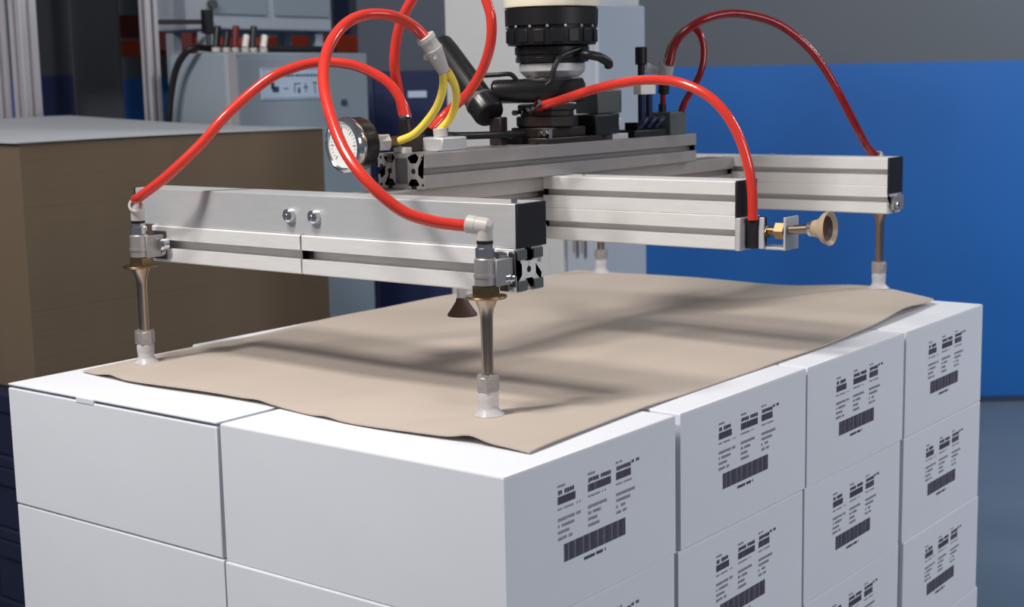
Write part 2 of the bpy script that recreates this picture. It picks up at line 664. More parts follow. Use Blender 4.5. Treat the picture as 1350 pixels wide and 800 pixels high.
# front cross beam: smooth upper profile and slotted rails below it
fb = MB()
fb.box((0.2, 0.137, 0.1785), (0.249, 0.766, 0.2255), 0.0012)
front = fb.build('front_beam', M['alu_flat'], GR, label='smooth flat-faced upper profile of the front beam')
cp = MB().box((0.1995, 0.1335, 0.1788), (0.2495, 0.1368, 0.2256), 0.001)
cp.build('end_cap', M['cap'], front, label='black plastic end cap')
MB().box((0.1995, 0.7662, 0.1788), (0.2495, 0.769, 0.2256), 0.001).build('end_cap', M['cap'], front, label='black plastic end cap')
for yb in (0.475, 0.433):
    h = MB()
    h.lathe([(0.0, 0.0085), (0.0045, 0.0082), (0.0078, 0.006), (0.0085, 0.0025), (0.0085, 0.0)][::-1], (0.2, yb, 0.2005), (-1, 0, 0), 22)
    h.cyl((0.1918, yb, 0.2005), (0.1905, yb, 0.2005), 0.0032, seg=6)
    h.build('bolt', M['chrome'], front, label='shiny round-headed steel bolt')
MB().cyl((0.205, 0.142, 0.2255), (0.205, 0.142, 0.2315), 0.0035, bev=0.0008).build('bolt', M['chrome'], front)
pr = tslot(0.052, 0.0465, [0.0], [0.0], mouth=0.011, lip=0.004, inner=0.024, depth=0.014)
for (ya, yb) in ((0.1375, 0.4545), (0.4572, 0.731)):
    r = MB().prism(pr, along_y(0.2225, 0.1549), ya, yb).build('slotted_rail', M['alu'], GR, ang=20)
    for yy, d in ((ya, -1), (yb, 1)):
        MB().cyl((0.2225, yy + d * 0.0002, 0.1549), (0.2225, yy - d * 0.004, 0.1549), 0.0035, seg=14).build('bore', M['bore'], r)
MB().box((0.2045, 0.447, 0.1500), (0.208, 0.4515, 0.1598)).build('slot_stop', M['black'], GR, label='small black stop in the rail slot')

# long spine under the upper beam and the upper beam itself
sp = tslot(0.047, 0.0465, [0.0], [0.0], mouth=0.009)
MB().prism(sp, along_x(0.4085, 0.2018), 0.2495, 1.0995).build('spine_beam', M['alu_dark'], GR, ang=20)
ub = tslot(0.078, 0.043, [-0.0195, 0.0195], [0.0], mouth=0.0085, inner=0.017, depth=0.012)
upper = MB().prism(ub, along_x(0.409, 0.2469), 0.325, 0.957).build('upper_beam', M['alu_dark'], GR, ang=20)
for dy in (-0.0195, 0.0195):
    MB().cyl((0.3247, 0.409 + dy, 0.2469), (0.329, 0.409 + dy, 0.2469), 0.0034, seg=14).build('bore', M['bore'], upper)
for dy in (-0.034, 0.034):
    for dz in (-0.0165, 0.0165):
        MB().cyl((0.3247, 0.409 + dy, 0.2469 + dz), (0.328, 0.409 + dy, 0.2469 + dz), 0.0018, seg=10).build('bore', M['bore'], upper)
MB().box((0.3244, 0.3995, 0.2315), (0.3249, 0.4185, 0.2625)).build('core', M['slot'], upper, label='dull grey hollow middle of the profile end')


def big_beam(name, x0, ya, yb, ztop):
    h = 0.0852
    poly = tslot(0.05, h, [0.0], [-0.0213, 0.0213], mouth=0.0085, inner=0.018, depth=0.012)
    # fine groove halfway up each side
    out = []
    for k, p in enumerate(poly):
        out.append(p)
        q = poly[(k + 1) % len(poly)]
        if abs(p[0] - q[0]) < 1e-6 and abs(abs(p[0]) - 0.025) < 1e-4 and p[1] * q[1] < 0 and abs(p[1]) < 0.02:
            s = 1 if p[0] > 0 else -1
            dv = 1 if q[1] > p[1] else -1
            out += [(p[0], -0.001 * dv), (p[0] - s * 0.0012, 0), (p[0], 0.001 * dv)]
    return MB().prism(out, along_y(x0 + 0.025, ztop - h / 2), ya, yb).build(name, M['alu'], GR, ang=20)


mid = big_beam('middle_beam', 0.58, 0.0905, 0.3845, 0.2258)
MB().box((0.5797, 0.0872, 0.181), (0.6305, 0.0903, 0.2262), 0.001).build('end_cap', M['cap'], mid, label='black plastic end cap')
MB().box((0.5797, 0.0835, 0.140), (0.6305, 0.0903, 0.1808), 0.0008).build('end_plate', M['alu_flat'], mid, label='thin bright plate closing the lower beam end')
MB().cyl((0.6, 0.33, 0.2258), (0.6, 0.33, 0.2288), 0.003, bev=0.0006).build('bolt', M['chrome'], mid)
far = big_beam('far_beam', 1.1, 0.1195, 0.77, 0.2268)
MB().box((1.0997, 0.1160, 0.172), (1.1505, 0.1193, 0.2272), 0.001).build('end_cap', M['cap'], far, label='black plastic end cap')
MB().box((1.112, 0.1135, 0.146), (1.15, 0.1193, 0.168), 0.001).build('end_bracket', M['alu_dark'], far)
MB().cyl((1.120, 0.1135, 0.155), (1.120, 0.109, 0.155), 0.0048, bev=0.001).build('bolt', M['chrome'], far)
MB().cyl((1.13, 0.33, 0.2268), (1.13, 0.33, 0.2298), 0.003, bev=0.0006).build('bolt', M['chrome'], far)


# ---- suction stems
def suction_unit(x, y, dz, back, elbow_dir, mount='front', front_x=0.2):
    """one spring-loaded suction stem: clamp block, nuts, rod, clear cup, elbow on top"""
    zt = dz
    bk = MB()
    bk.cyl((x, y, 0.1409 + zt), (x, y, 0.1700 + zt), 0.0118, bev=0.0012)
    bk.cyl((x, y, 0.150 + zt), (x, y, 0.1535 + zt), 0.0128)
    if back:
        bk.box((x, y - 0.0145, 0.1405 + zt), (front_x - 0.0058, y - 0.0085, 0.1685 + zt), 0.001)
    else:
        bk.box((x - 0.022, y - 0.010, 0.142 + zt), (x, y + 0.010, 0.168 + zt), 0.001)
    u = bk.build('stem_mount', M['alu_dark'], GR, label='round grey metal stem body')
    pl_ = MB()
    if back:
        pl_.box((front_x - 0.0056, y - 0.0165, 0.1365 + zt), (front_x - 0.0036, y + 0.011, 0.1725 + zt), 0.0006)
        pl_.build('mount_plate', M['slot'], u, label='dark grey mounting plate')
        sc = MB()
        sc.cyl((front_x - 0.0057, y - 0.0125, 0.1465 + zt), (front_x - 0.0110, y - 0.0125, 0.1465 + zt), 0.0050, seg=18, bev=0.001)
        sc.cyl((front_x - 0.0111, y - 0.0125, 0.1465 + zt), (front_x - 0.0120, y - 0.0125, 0.1465 + zt), 0.0028, seg=6)
        sc.build('screw', M['chrome'], u)
    rod = MB()
    rod.lathe([(0.0125, 0), (0.011, 0.004), (0.0078, 0.012), (0.0066, 0.022), (0.0062, 0.086)], (x, y, 0.128 + zt), (0, 0, -1), 24)
    rod.build('rod', M['steel'], u, label='polished steel plunger rod')
    w = MB().lathe([(0.006, 0), (0.0215, 0.0004), (0.0222, 0.0018), (0.0215, 0.0034), (0.006, 0.0038)], (x, y, 0.1275 + zt), (0, 0, 1), 30)
    w.build('washer', M['brass'], u, label='wide flat washer')
    n = MB()
    hexprof(n, (x, y, 0.1312 + zt), (x, y, 0.1408 + zt), 0.0142)
    n.build('locknut', M['brass'], u)
    c = MB()
    c.cyl((x, y, 0.1702 + zt), (x, y, 0.181 + zt), 0.0105, bev=0.001)
    c.cyl((x, y, 0.181 + zt), (x, y, 0.1845 + zt), 0.0085)
    c.build('threaded_collar', M['chrome'], u)
    hn = MB()
    hexprof(hn, (x, y, 0.047 + zt), (x, y, 0.030 + zt), 0.0125)
    hn.cyl((x, y, 0.0455 + zt), (x, y, 0.0335 + zt), 0.0118, bev=0.001)
    hn.build('hex_nut', M['alu_dark'], u)
    cup = MB()
    cup.lathe([(0.0100, 0), (0.0112, 0.004), (0.0108, 0.011), (0.0102, 0.017), (0.0118, 0.0205), (0.0165, 0.0245), (0.0172, 0.0255), (0.0155, 0.0256), (0.009, 0.0225), (0.0, 0.0222)],
              (x, y, 0.0302 + zt), (0, 0, -1), 28)
    cup.build('suction_cup', M['clear'], u, label='clear silicone suction cup')
    e = MB()
    e.cyl((x, y, 0.1846 + zt), (x, y, 0.1875 + zt), 0.0088, mi=1)
    e.cyl((x, y, 0.1876 + zt), (x, y, 0.204 + zt), 0.0086, bev=0.0008)
    d = Vector(elbow_dir).normalized()
    e.lathe([(0.0, -0.0095), (0.005, -0.0085), (0.0092, -0.004), (0.0092, 0.009), (0.0096, 0.0095), (0.0096, 0.0185), (0.0085, 0.0195), (0.0066, 0.0195), (0.0066, 0.016)],
            Vector((x, y, 0.2025 + zt)), d, 24)
    e.build('elbow_fitting', [M['grey_fit'], M['black']], u, label='pale push-in elbow fitting')
    return u


suction_unit(0.166, 0.151, sheet_z(0.166, 0.151) - 0.0045, True, (-0.30, 0.80, 0.12), front_x=0.2)
suction_unit(0.166, 0.719, sheet_z(0.166, 0.719) - 0.0045, True, (-0.65, -0.70, 0.35), front_x=0.2)
suction_unit(1.174, 0.163, sheet_z(1.174, 0.163) - 0.0045, False, (-0.5, 0.1, 0.6))
suction_unit(1.174, 0.700, sheet_z(1.174, 0.70) - 0.0045, False, (-0.5, 0.1, 0.6))
# clamp pieces on the near right end of the front beam
cl = MB()
cl.box((0.188, 0.1385, 0.1345), (0.1963, 0.151, 0.1765), 0.001)
cl.box((0.1855, 0.1405, 0.1515), (0.1885, 0.1475, 0.1595), 0.001)
cl.build('clamp_plate', M['chrome'], GR, label='shiny slotted clamp plate beside the near stem')
rod = MB()
rod.cyl((0.181, 0.1405, 0.149), (0.189, 0.1405, 0.149), 0.0055, seg=18, bev=0.001)
rod.cyl((0.1785, 0.1405, 0.149), (0.1812, 0.1405, 0.149), 0.0042, seg=6)
rod.build('clamp_screw', M['chrome'], GR)
cl = MB()
cl.cyl((0.196, 0.702, 0.1555), (0.183, 0.702, 0.1555), 0.0085, seg=20, bev=0.002)
cl.build('clamp_screw', M['chrome'], GR)
for dz in (0.0165, -0.0165):
    for dx in (-0.014, 0.014):
        MB().box((0.2225 + dx - 0.008, 0.1345, 0.1549 + dz - 0.0055), (0.2225 + dx + 0.008, 0.1374, 0.1549 + dz + 0.0055), 0.001).build('rail_end_lug', M['greenish'], GR)

# small brown bell cup hanging behind the front beam
u = MB().box((0.2535, 0.262, 0.128), (0.285, 0.284, 0.150), 0.0015).build('cup_mount', M['alu_dark'], GR)
MB().cyl((0.272, 0.273, 0.128), (0.272, 0.273, 0.105), 0.0058, bev=0.0006).build('stem', M['clear'], u, label='pale stem')
MB().lathe([(0.0065, 0), (0.0075, 0.004), (0.0125, 0.012), (0.0172, 0.0185), (0.0172, 0.0205), (0.0155, 0.0205), (0.008, 0.010), (0, 0.009)],
           (0.272, 0.273, 0.1075), (0, 0, -1), 28).build('suction_cup', M['cup_brown'], u, label='dark brown bell-shaped suction cup')

# sideways suction cup on the end of the middle beam
u = MB()
u.box((0.592, 0.068, 0.142), (0.622, 0.0832, 0.180), 0.002)
u = u.build('side_fitting', M['black'], GR, label='black hose fitting at the middle beam end')
q = MB()
q.box((0.597, 0.0600, 0.1425), (0.600, 0.0675, 0.181), 0.0006)
q.box((0.597, 0.0305, 0.1415), (0.632, 0.0335, 0.182), 0.0006)
q.box((0.600, 0.033, 0.1415), (0.632, 0.0680, 0.1445), 0.0006)
q.build('angle_plate', M['alu_flat'], u, label='bent aluminium angle plate')
q = MB()
hexprof(q, (0.606, 0.068, 0.163), (0.606, 0.058, 0.163), 0.0085)
q.cyl((0.606, 0.058, 0.164), (0.606, 0.046, 0.164), 0.0058)
hexprof(q, (0.606, 0.046, 0.165), (0.606, 0.0340, 0.165), 0.0115)
q.build('union_nut', M['brass'], u, label='bright union nut')
MB().cyl((0.606, 0.030, 0.1665), (0.606, 0.002, 0.1690), 0.0058, bev=0.0006).build('rod', M['steel'], u)
MB().cyl((0.606, 0.0035, 0.1690), (0.606, -0.002, 0.1695), 0.0095, bev=0.001).build('collar', M['chrome'], u)
MB().lathe([(0.0065, 0), (0.010, 0.001), (0.0115, 0.008), (0.0185, 0.015), (0.0212, 0.021), (0.0205, 0.0225), (0.0185, 0.0215), (0.011, 0.013), (0.0, 0.012)],
           (0.606, -0.002, 0.1695), (0, -1, 0.05), 32).build('suction_cup', M['cup_amber'], u, label='amber translucent cup with pale rim')
MB().lathe([(0.0, 0.0124), (0.0105, 0.0134), (0.0150, 0.0184), (0.0146, 0.0186), (0.0100, 0.0140), (0.0, 0.0130)], (0.606, -0.002, 0.1695), (0, -1, 0.05), 32).build('cup_lining', M['cup_brown'], u, label='brown inside of the cup')


# ---- hoses
def hose(name, pts, r, m, label):
    return MB().tube(pts, r).build(name, m, GR, label=label)


HR = 0.0063
hose('red_hose', [(0.153, 0.705, 0.2155), (0.149, 0.685, 0.222), (0.156, 0.646, 0.245), (0.184, 0.611, 0.284), (0.209, 0.588, 0.32), (0.25, 0.562, 0.359), (0.279, 0.545, 0.374), (0.307, 0.527, 0.381), (0.33, 0.497, 0.378), (0.347, 0.474, 0.367), (0.359, 0.454, 0.351), (0.365, 0.441, 0.329), (0.367, 0.436, 0.313)],
     HR, M['red'], 'red hose arching from the left stem to the upper beam')
hose('red_hose', [(0.160, 0.168, 0.2050), (0.151, 0.180, 0.2065), (0.133, 0.197, 0.2115), (0.113, 0.218, 0.223), (0.095, 0.243, 0.250), (0.097, 0.279, 0.283), (0.114, 0.316, 0.322), (0.136, 0.346, 0.358), (0.165, 0.367, 0.391), (0.2, 0.377, 0.417), (0.232, 0.374, 0.43), (0.265, 0.364, 0.43), (0.295, 0.356, 0.418), (0.31, 0.348, 0.402)],
     HR, M['red'], 'big looping red hose from the near stem to the branch fitting')
hose('red_hose', [(0.379, 0.452, 0.313), (0.379, 0.459, 0.343), (0.365, 0.452, 0.376), (0.363, 0.446, 0.404), (0.363, 0.435, 0.431), (0.368, 0.419, 0.458), (0.38, 0.411, 0.485), (0.40, 0.41, 0.52), (0.45, 0.41, 0.56)],
     HR, M['red'], 'red hose rising behind the big loop out of the top of the frame')
hose('red_hose', [(0.407, 0.432, 0.293), (0.429, 0.422, 0.315), (0.431, 0.391, 0.337), (0.431, 0.366, 0.365), (0.426, 0.347, 0.397), (0.423, 0.342, 0.429), (0.422, 0.35, 0.456), (0.421, 0.357, 0.479), (0.425, 0.37, 0.52), (0.45, 0.39, 0.56)],
     HR, M['red'], 'red hose rising beside the robot wrist out of the top of the frame')
hose('red_hose', [(0.591, 0.396, 0.319), (0.594, 0.362, 0.327), (0.592, 0.317, 0.338), (0.584, 0.264, 0.347), (0.583, 0.217, 0.351), (0.58, 0.171, 0.347), (0.581, 0.133, 0.332), (0.584, 0.108, 0.31), (0.588, 0.09, 0.28), (0.590, 0.079, 0.248), (0.592, 0.074, 0.216), (0.594, 0.0735, 0.178)],
     HR, M['red'], 'red hose arching from the tool mount to the middle beam end')
hose('red_hose', [(0.88, 0.37, 0.372), (0.887, 0.367, 0.399), (0.897, 0.358, 0.418), (0.917, 0.337, 0.437), (0.952, 0.312, 0.447), (0.985, 0.285, 0.443), (1.017, 0.257, 0.428), (1.047, 0.228, 0.396), (1.069, 0.207, 0.358), (1.087, 0.19, 0.317), (1.114, 0.176, 0.27), (1.139, 0.171, 0.242), (1.160, 0.166, 0.226)],
     HR, M['red_dk'], 'translucent red hose in shaded colour arching to the far right stem')
hose('red_hose', [(0.892, 0.384, 0.372), (0.91, 0.386, 0.4), (0.931, 0.382, 0.421), (0.951, 0.374, 0.429), (0.957, 0.363, 0.418), (0.958, 0.357, 0.396), (0.952, 0.357, 0.367), (0.941, 0.365, 0.339), (0.929, 0.374, 0.316), (0.922, 0.378, 0.294), (0.917, 0.379, 0.271)],
     HR * 0.85, M['red_dk'], 'thin dark red hose looping down behind the far valve block')
hose('yellow_hose', [(0.332, 0.344, 0.367), (0.337, 0.349, 0.347), (0.338, 0.359, 0.326), (0.336, 0.375, 0.307), (0.331, 0.393, 0.291), (0.326, 0.414, 0.283)],
     0.0049, M['yellow'], 'yellow hose curving to the gauge fitting')
hose('yellow_hose', [(0.335, 0.34, 0.367), (0.354, 0.345, 0.349), (0.376, 0.362, 0.331), (0.392, 0.385, 0.31), (0.389, 0.401, 0.294)],
     0.0049, M['yellow'], 'yellow hose curving to the valve on the upper beam')
# branch fitting between the big red loop and the yellow hoses
y = MB()
a, b_, c_ = Vector((0.308, 0.350, 0.406)), Vector((0.3195, 0.3435, 0.387)), Vector((0.333, 0.343, 0.365))
y.cyl(a, b_, 0.0105, bev=0.001)
y.cyl(a + (a - b_) * 0.02, a + (b_ - a) * 0.25, 0.0118, bev=0.0008)
y.cyl(b_ + (a - b_) * 0.3, c_, 0.0115, 0.0072, bev=0.0005)
y.box((0.3115, 0.337, 0.379), (0.3215, 0.356, 0.3855), 0.001)
y.build('branch_fitting', M['grey_fit'], GR, label='grey plastic branch fitting with a white tab')

# pressure gauge
GC = Vector((0.257, 0.436, 0.281))
GN = Vector((-0.985, 0.115, -0.06)).normalized()
g = MB().lathe([(0.0, -0.032), (0.024, -0.032), (0.0295, -0.029), (0.0315, -0.024), (0.0315, 0.001), (0.030, 0.002)], GC, GN, 40)
g = g.build('pressure_gauge', M['blackg'], GR, label='round black pressure gauge with a white dial')
MB().lathe([(0.0270, 0.0012), (0.0270, 0.0045), (0.0290, 0.0062), (0.0325, 0.0045), (0.0335, 0.000), (0.0330, -0.006), (0.0316, -0.008), (0.0316, 0.0008), (0.0270, 0.0012)], GC, GN, 44).build(
    'bezel', M['chrome'], g, label='chrome bezel')
MB().cyl(GC + GN * 0.0022, GC + GN * 0.003, 0.0268, seg=40).build('dial', M['dial'], g, label='white dial face')
# dial marks and needle
e1 = Vector((0, 0, 1)).cross(GN).normalized()
e2 = GN.cross(e1)
dm = MB()
for k in range(25):
    an = math.radians(225 - k * 270 / 24)
    d = e1 * math.cos(an) + e2 * math.sin(an)
    tq = GN.cross(d)
    L0, wd = (0.0180, 0.00055) if k % 4 == 0 else (0.0205, 0.0003)
    p = GC + GN * 0.0032
    dm.quad([p + d * L0 - tq * wd, p + d * 0.0235 - tq * wd, p + d * 0.0235 + tq * wd, p + d * L0 + tq * wd])
dm.build('scale_marks', M['ink'], g, smooth=False)
an = math.radians(150)
d = e1 * math.cos(an) + e2 * math.sin(an)
tq = GN.cross(d)
p = GC + GN * 0.0042
nd = MB()
nd.quad([p - d * 0.006 - tq * 0.0011, p + d * 0.019 - tq * 0.0003, p + d * 0.019 + tq * 0.0003, p - d * 0.006 + tq * 0.0011])
nd.cyl(GC + GN * 0.003, GC + GN * 0.0050, 0.003, seg=16)
nd.build('needle', M['ink'], g)
st = MB()
st.cyl(GC - GN * 0.030, (0.301, 0.431, 0.281), 0.0060)
st.cyl((0.296, 0.431, 0.2815), (0.318, 0.4235, 0.2825), 0.0100, seg=6)
st.box((0.297, 0.419, 0.2725), (0.318, 0.439, 0.2915), 0.0015)
st.build('gauge_fitting', M['grey_fit'], g, label='white-grey threaded gauge adapter')
MB().cyl((0.318, 0.4225, 0.2825), (0.3285, 0.414, 0.2830), 0.0068, seg=8, bev=0.0008).build('gauge_nut', M['brass'], g)
MB().box((0.328, 0.405, 0.2684), (0.341, 0.424, 0.2755), 0.001).build('gauge_foot', M['alu_flat'], g)

# fittings standing on the front end of the upper beam
v = MB().box((0.352, 0.418, 0.2684), (0.384, 0.448, 0.288), 0.002).build('valve_block', M['brownblk'], GR, label='dark block under two red hoses')
for p in ((0.3675, 0.436), (0.379, 0.446)):
    z0 = 0.286 if p[0] < 0.37 else 0.286
    MB().cyl((p[0], p[1], z0), (p[0], p[1] + 0.002, 0.309), 0.0085, bev=0.001).build('push_fitting', M['black'], v)
    MB().cyl((p[0], p[1] + 0.002, 0.3092), (p[0], p[1] + 0.003, 0.3135), 0.0078, bev=0.001).build('release_ring', M['chrome'], v)
v = MB().box((0.376, 0.386, 0.2684), (0.424, 0.424, 0.2855), 0.002).build('valve_block', M['alu_flat'], GR, label='bright metal block with pale fitting under a yellow hose')
MB().cyl((0.390, 0.400, 0.2856), (0.389, 0.401, 0.297), 0.0088, bev=0.001).build('push_fitting', M['grey_fit'], v)
MB().box((0.404, 0.420, 0.2857), (0.4225, 0.440, 0.2965), 0.002).build('push_fitting', M['black'], v)
hose('black_cable', [(0.418, 0.410, 0.2862), (0.44, 0.414, 0.2850), (0.49, 0.414, 0.2838), (0.545, 0.412, 0.2830), (0.57, 0.41, 0.2830)], 0.0050, M['black'], 'black cable running along the upper beam')

# black filter tube, slanting, beside the wrist
k0, k1 = Vector((0.566, 0.550, 0.405)), Vector((0.536, 0.436, 0.307))
f = MB().lathe([(0.0150, 0), (0.0190, 0.003), (0.0200, 0.02), (0.0200, 0.118), (0.0215, 0.120), (0.0215, 0.146), (0.0195, 0.1505), (0.012, 0.1515)], k0, k1 - k0, 30)
f = f.build('filter_tube', M['blackg'], GR, label='slanted glossy black filter tube left of the wrist')
dd = (k1 - k0).normalized()
MB().lathe([(0.0216, 0.0), (0.0222, 0.001), (0.0222, 0.0035), (0.0216, 0.0045)], k0 + dd * 0.122, dd, 30).build('ring', M['slot'], f, label='grey ring near the lower end')
MB().tube([k0 + dd * 0.10 + Vector((0.0, -0.004, 0.02)), (0.556, 0.44, 0.362), (0.566, 0.425, 0.362), (0.575, 0.42, 0.352)], 0.0032).build('cable', M['black'], f)
MB().box((0.535, 0.420, 0.268), (0.551, 0.440, 0.306), 0.002).build('filter_foot', M['brownblk'], f)

# tool mount stack below the robot flange
WX, WY = 0.640, 0.411
tm = MB()
tm.box((0.574, 0.372, 0.2684), (0.706, 0.448, 0.2765), 0.0015)
tm.box((0.588, 0.380, 0.2766), (0.676, 0.444, 0.290), 0.002)
tm.lathe([(0.040, 0.0), (0.043, 0.002), (0.043, 0.014), (0.037, 0.016), (0.037, 0.022), (0.041, 0.024), (0.041, 0.030), (0.036, 0.032)], (WX - 0.012, WY, 0.290), (0, 0, 1), 8)
tm = tm.build('tool_mount', M['brownblk'], GR, label='dark brown mount block on the upper beam')
for (px, py, pz, r) in ((0.586, 0.384, 0.283, 0.004), (0.586, 0.392, 0.283, 0.003), (0.588, 0.426, 0.312, 0.0042), (0.590, 0.414, 0.315, 0.003), (0.598, 0.444, 0.310, 0.004)):
    MB().cyl((px + 0.003, py, pz), (px - 0.004, py - 0.001, pz), r, seg=12, bev=0.0006).build('bolt', M['chrome'], tm)
MB().cyl((0.588, 0.3765, 0.270), (0.588, 0.3765, 0.289), 0.0026, bev=0.0004).build('pin', M['chrome'], tm)
MB().tube([(0.590, 0.410, 0.311), (0.582, 0.398, 0.317), (0.578, 0.386, 0.325)], 0.0036).build('lever', M['chrome'], tm, label='shiny angled lever')
MB().cyl((0.586, 0.401, 0.317), (0.5915, 0.393, 0.3195), 0.0082, bev=0.001).build('hose_fitting', M['red_dk'], tm, label='dark red hose fitting')
cn = MB().lathe([(0.010, 0), (0.0150, 0.003), (0.0162, 0.010), (0.0162, 0.118), (0.0150, 0.125), (0.0085, 0.128)], (0.556, 0.452, 0.3395), (0.615, -0.788, 0.0), 26)
cn = cn.build('vacuum_canister', M['blackg'], GR, label='horizontal black cylinder across the front of the tool mount')
# black valve blocks on the beam right of the mount
v = MB().box((0.690, 0.372, 0.2766), (0.748, 0.420, 0.3045), 0.002).build('valve_block', M['black'], GR, label='black block right of the tool mount')
MB().box((0.748, 0.376, 0.287), (0.764, 0.396, 0.298), 0.001).build('connector', M['alu_flat'], v)
MB().box((0.735, 0.375, 0.2684), (0.775, 0.392, 0.2764), 0.0008).build('foot', M['alu_flat'], v)
v = MB().box((0.738, 0.402, 0.3046), (0.800, 0.442, 0.338), 0.002).build('junction_box', M['greenish'], GR, label='grey box behind the arched red hose')
MB().box((0.760, 0.396, 0.2684), (0.784, 0.436, 0.3044), 0.001).build('foot', M['black'], v)
v = MB()
v.box((0.790, 0.373, 0.2684), (0.876, 0.425, 0.2790), 0.002)
v.box((0.800, 0.376, 0.2791), (0.815, 0.398, 0.2900), 0.001)
v = v.build('valve_terminal', M['black'], GR, label='low black valve strip at the far end of the upper beam')
for k, px in enumerate((0.800, 0.822, 0.844)):
    MB().tube([(px, 0.372, 0.284), (px + 0.004, 0.366, 0.292), (px + 0.020, 0.372, 0.294), (px + 0.028, 0.384, 0.284)], 0.004).build('hose', M['dkblue'], v, label='dark blue hose loop')
for k, (px, zt) in enumerate(((0.828, 0.330), (0.848, 0.330))):
    MB().cyl((px, 0.386, 0.2792), (px, 0.386, zt), 0.0052, bev=0.0005).build('hose', M['dkblue'], v, label='dark blue upright hose')
MB().box((0.818, 0.380, 0.3302), (0.858, 0.394, 0.345), 0.0015).build('connector', M['white_pl'], v, label='white connector')
po_ = MB().cyl((0.852, 0.402, 0.2792), (0.852, 0.402, 0.396), 0.0052, bev=0.0006)
po_.cyl((0.852, 0.402, 0.374), (0.852, 0.402, 0.400), 0.0088, bev=0.001)
po_.build('sensor_post', M['black'], v)
v = MB().box((0.886, 0.372, 0.2684), (0.932, 0.428, 0.3030), 0.002).build('valve_block', M['greenish'], GR, label='grey-green block under the dark red hoses')
tt = MB()
tt.cyl((0.904, 0.398, 0.3032), (0.904, 0.398, 0.315), 0.0060)
tt.cyl((0.904, 0.397, 0.315), (0.904, 0.397, 0.330), 0.0045, mi=1)
tt.cyl((0.904, 0.396, 0.330), (0.904, 0.394, 0.352), 0.0085, bev=0.001)
tt.build('hose_riser', [M['black'], M['red_dk']], v)
tt = MB()
tt.cyl((0.904, 0.3935, 0.350), (0.882, 0.374, 0.3765), 0.0105, bev=0.001)
tt.cyl((0.904, 0.3935, 0.350), (0.893, 0.388, 0.3765), 0.0098, bev=0.001)
tt.cyl((0.896, 0.40, 0.362), (0.878, 0.412, 0.372), 0.0070, bev=0.001)
tt.build('branch_fitting', M['clear'], v, label='pale translucent branch fitting')
MB().box((0.862, 0.392, 0.283), (0.885, 0.41, 0.296), 0.002).build('hose_clip', M['greenish'], v)

# ------------------------------------------------------------------ robot wrist
RB = thing('robot_arm', (WX, WY, 0.325), 'cream robot wrist with black bolted collar pointing down at the gripper', 'robot')
wx, wy = 0.648, 0.416
fl = MB().lathe([(0.036, 0.357), (0.040, 0.360), (0.0455, 0.366), (0.0458, 0.376), (0.044, 0.377)], (wx, wy, 0), (0, 0, 1), 44)
fl.cyl((wx, wy, 0.3262), (wx, wy, 0.357), 0.026, seg=30)
fl.build('tool_flange', M['alu_flat'], RB, label='bright silver tool flange')
for k in range(6):
    an = 2 * PI * k / 6 + 0.4
    MB().box((-0.004, -0.009, 0), (0.008, 0.009, 0.008), 0.001,
             mtx=Matrix.Translation((wx, wy, 0.3485)) @ Matrix.Rotation(an, 4, 'Z') @ Matrix.Translation((0.033, 0, 0))).build('flange_lug', M['blackg'], RB)
MB().lathe([(0.045, 0.3772), (0.0500, 0.378), (0.0508, 0.384), (0.0495, 0.3845), (0.0495, 0.388), (0.0515, 0.389), (0.0515, 0.3985), (0.049, 0.400)], (wx, wy, 0), (0, 0, 1), 48).build(
    'lower_collar', M['blackg'], RB, label='narrow ribbed black collar')
uc = MB().lathe([(0.052, 0.4002), (0.0605, 0.4012), (0.0612, 0.404), (0.0618, 0.4235), (0.0602, 0.4242), (0.0602, 0.4268), (0.0640, 0.4275), (0.0645, 0.4495), (0.061, 0.4505)], (wx, wy, 0), (0, 0, 1), 56)
uc = uc.build('upper_collar', M['black'], RB, label='wide matte black collar')
for k in range(16):
    an = 2 * PI * k / 16 + 0.15
    d = Vector((math.cos(an), math.sin(an), 0))
    p = Vector((wx, wy, 0.4256))
    MB().cyl(p + d * 0.0600, p + d * 0.0640, 0.0021, seg=10, bev=0.0005).build('bolt', M['alu_dark'], uc)
for k in range(16):
    an = 2 * PI * k / 16 + 0.15 + PI / 16
    d = Vector((math.cos(an), math.sin(an), 0))
    MB().box((0.0608, -0.0075, 0.4045), (0.0630, 0.0075, 0.4215), 0.0008, mtx=Matrix.Translation((wx, wy, 0)) @ Matrix.Rotation(an, 4, 'Z')).build('rib', M['black'], uc)
MB().lathe([(0.060, 0.4507), (0.0655, 0.452), (0.0665, 0.456), (0.0668, 0.54), (0.0668, 0.66), (0.060, 0.69), (0.03, 0.70), (0, 0.70)], (wx, wy, 0), (0, 0, 1), 56).build(
    'wrist_housing', M['robot_white'], RB, label='smooth cream painted housing')
MB().tube([(wx + 0.03, wy + 0.02, 0.63), (wx + 0.25, wy + 0.20, 0.66), (wx + 0.60, wy + 0.45, 0.74), (1.46, 1.08, 0.86)], 0.055, seg=28).build('forearm', M['robot_white'], RB)
MB().tube([(0.640, 0.366, 0.394), (0.602, 0.366, 0.385), (0.589, 0.368, 0.372), (0.584, 0.371, 0.353), (0.579, 0.376, 0.346)], 0.0036).build('cable', M['black'], RB, label='thin black cable')
MB().tube([(0.640, 0.362, 0.388), (0.640, 0.349, 0.386), (0.652, 0.340, 0.383), (0.667, 0.336, 0.376), (0.672, 0.338, 0.371)], 0.0062).build('cable', M['black'], RB, label='thick black cable end')

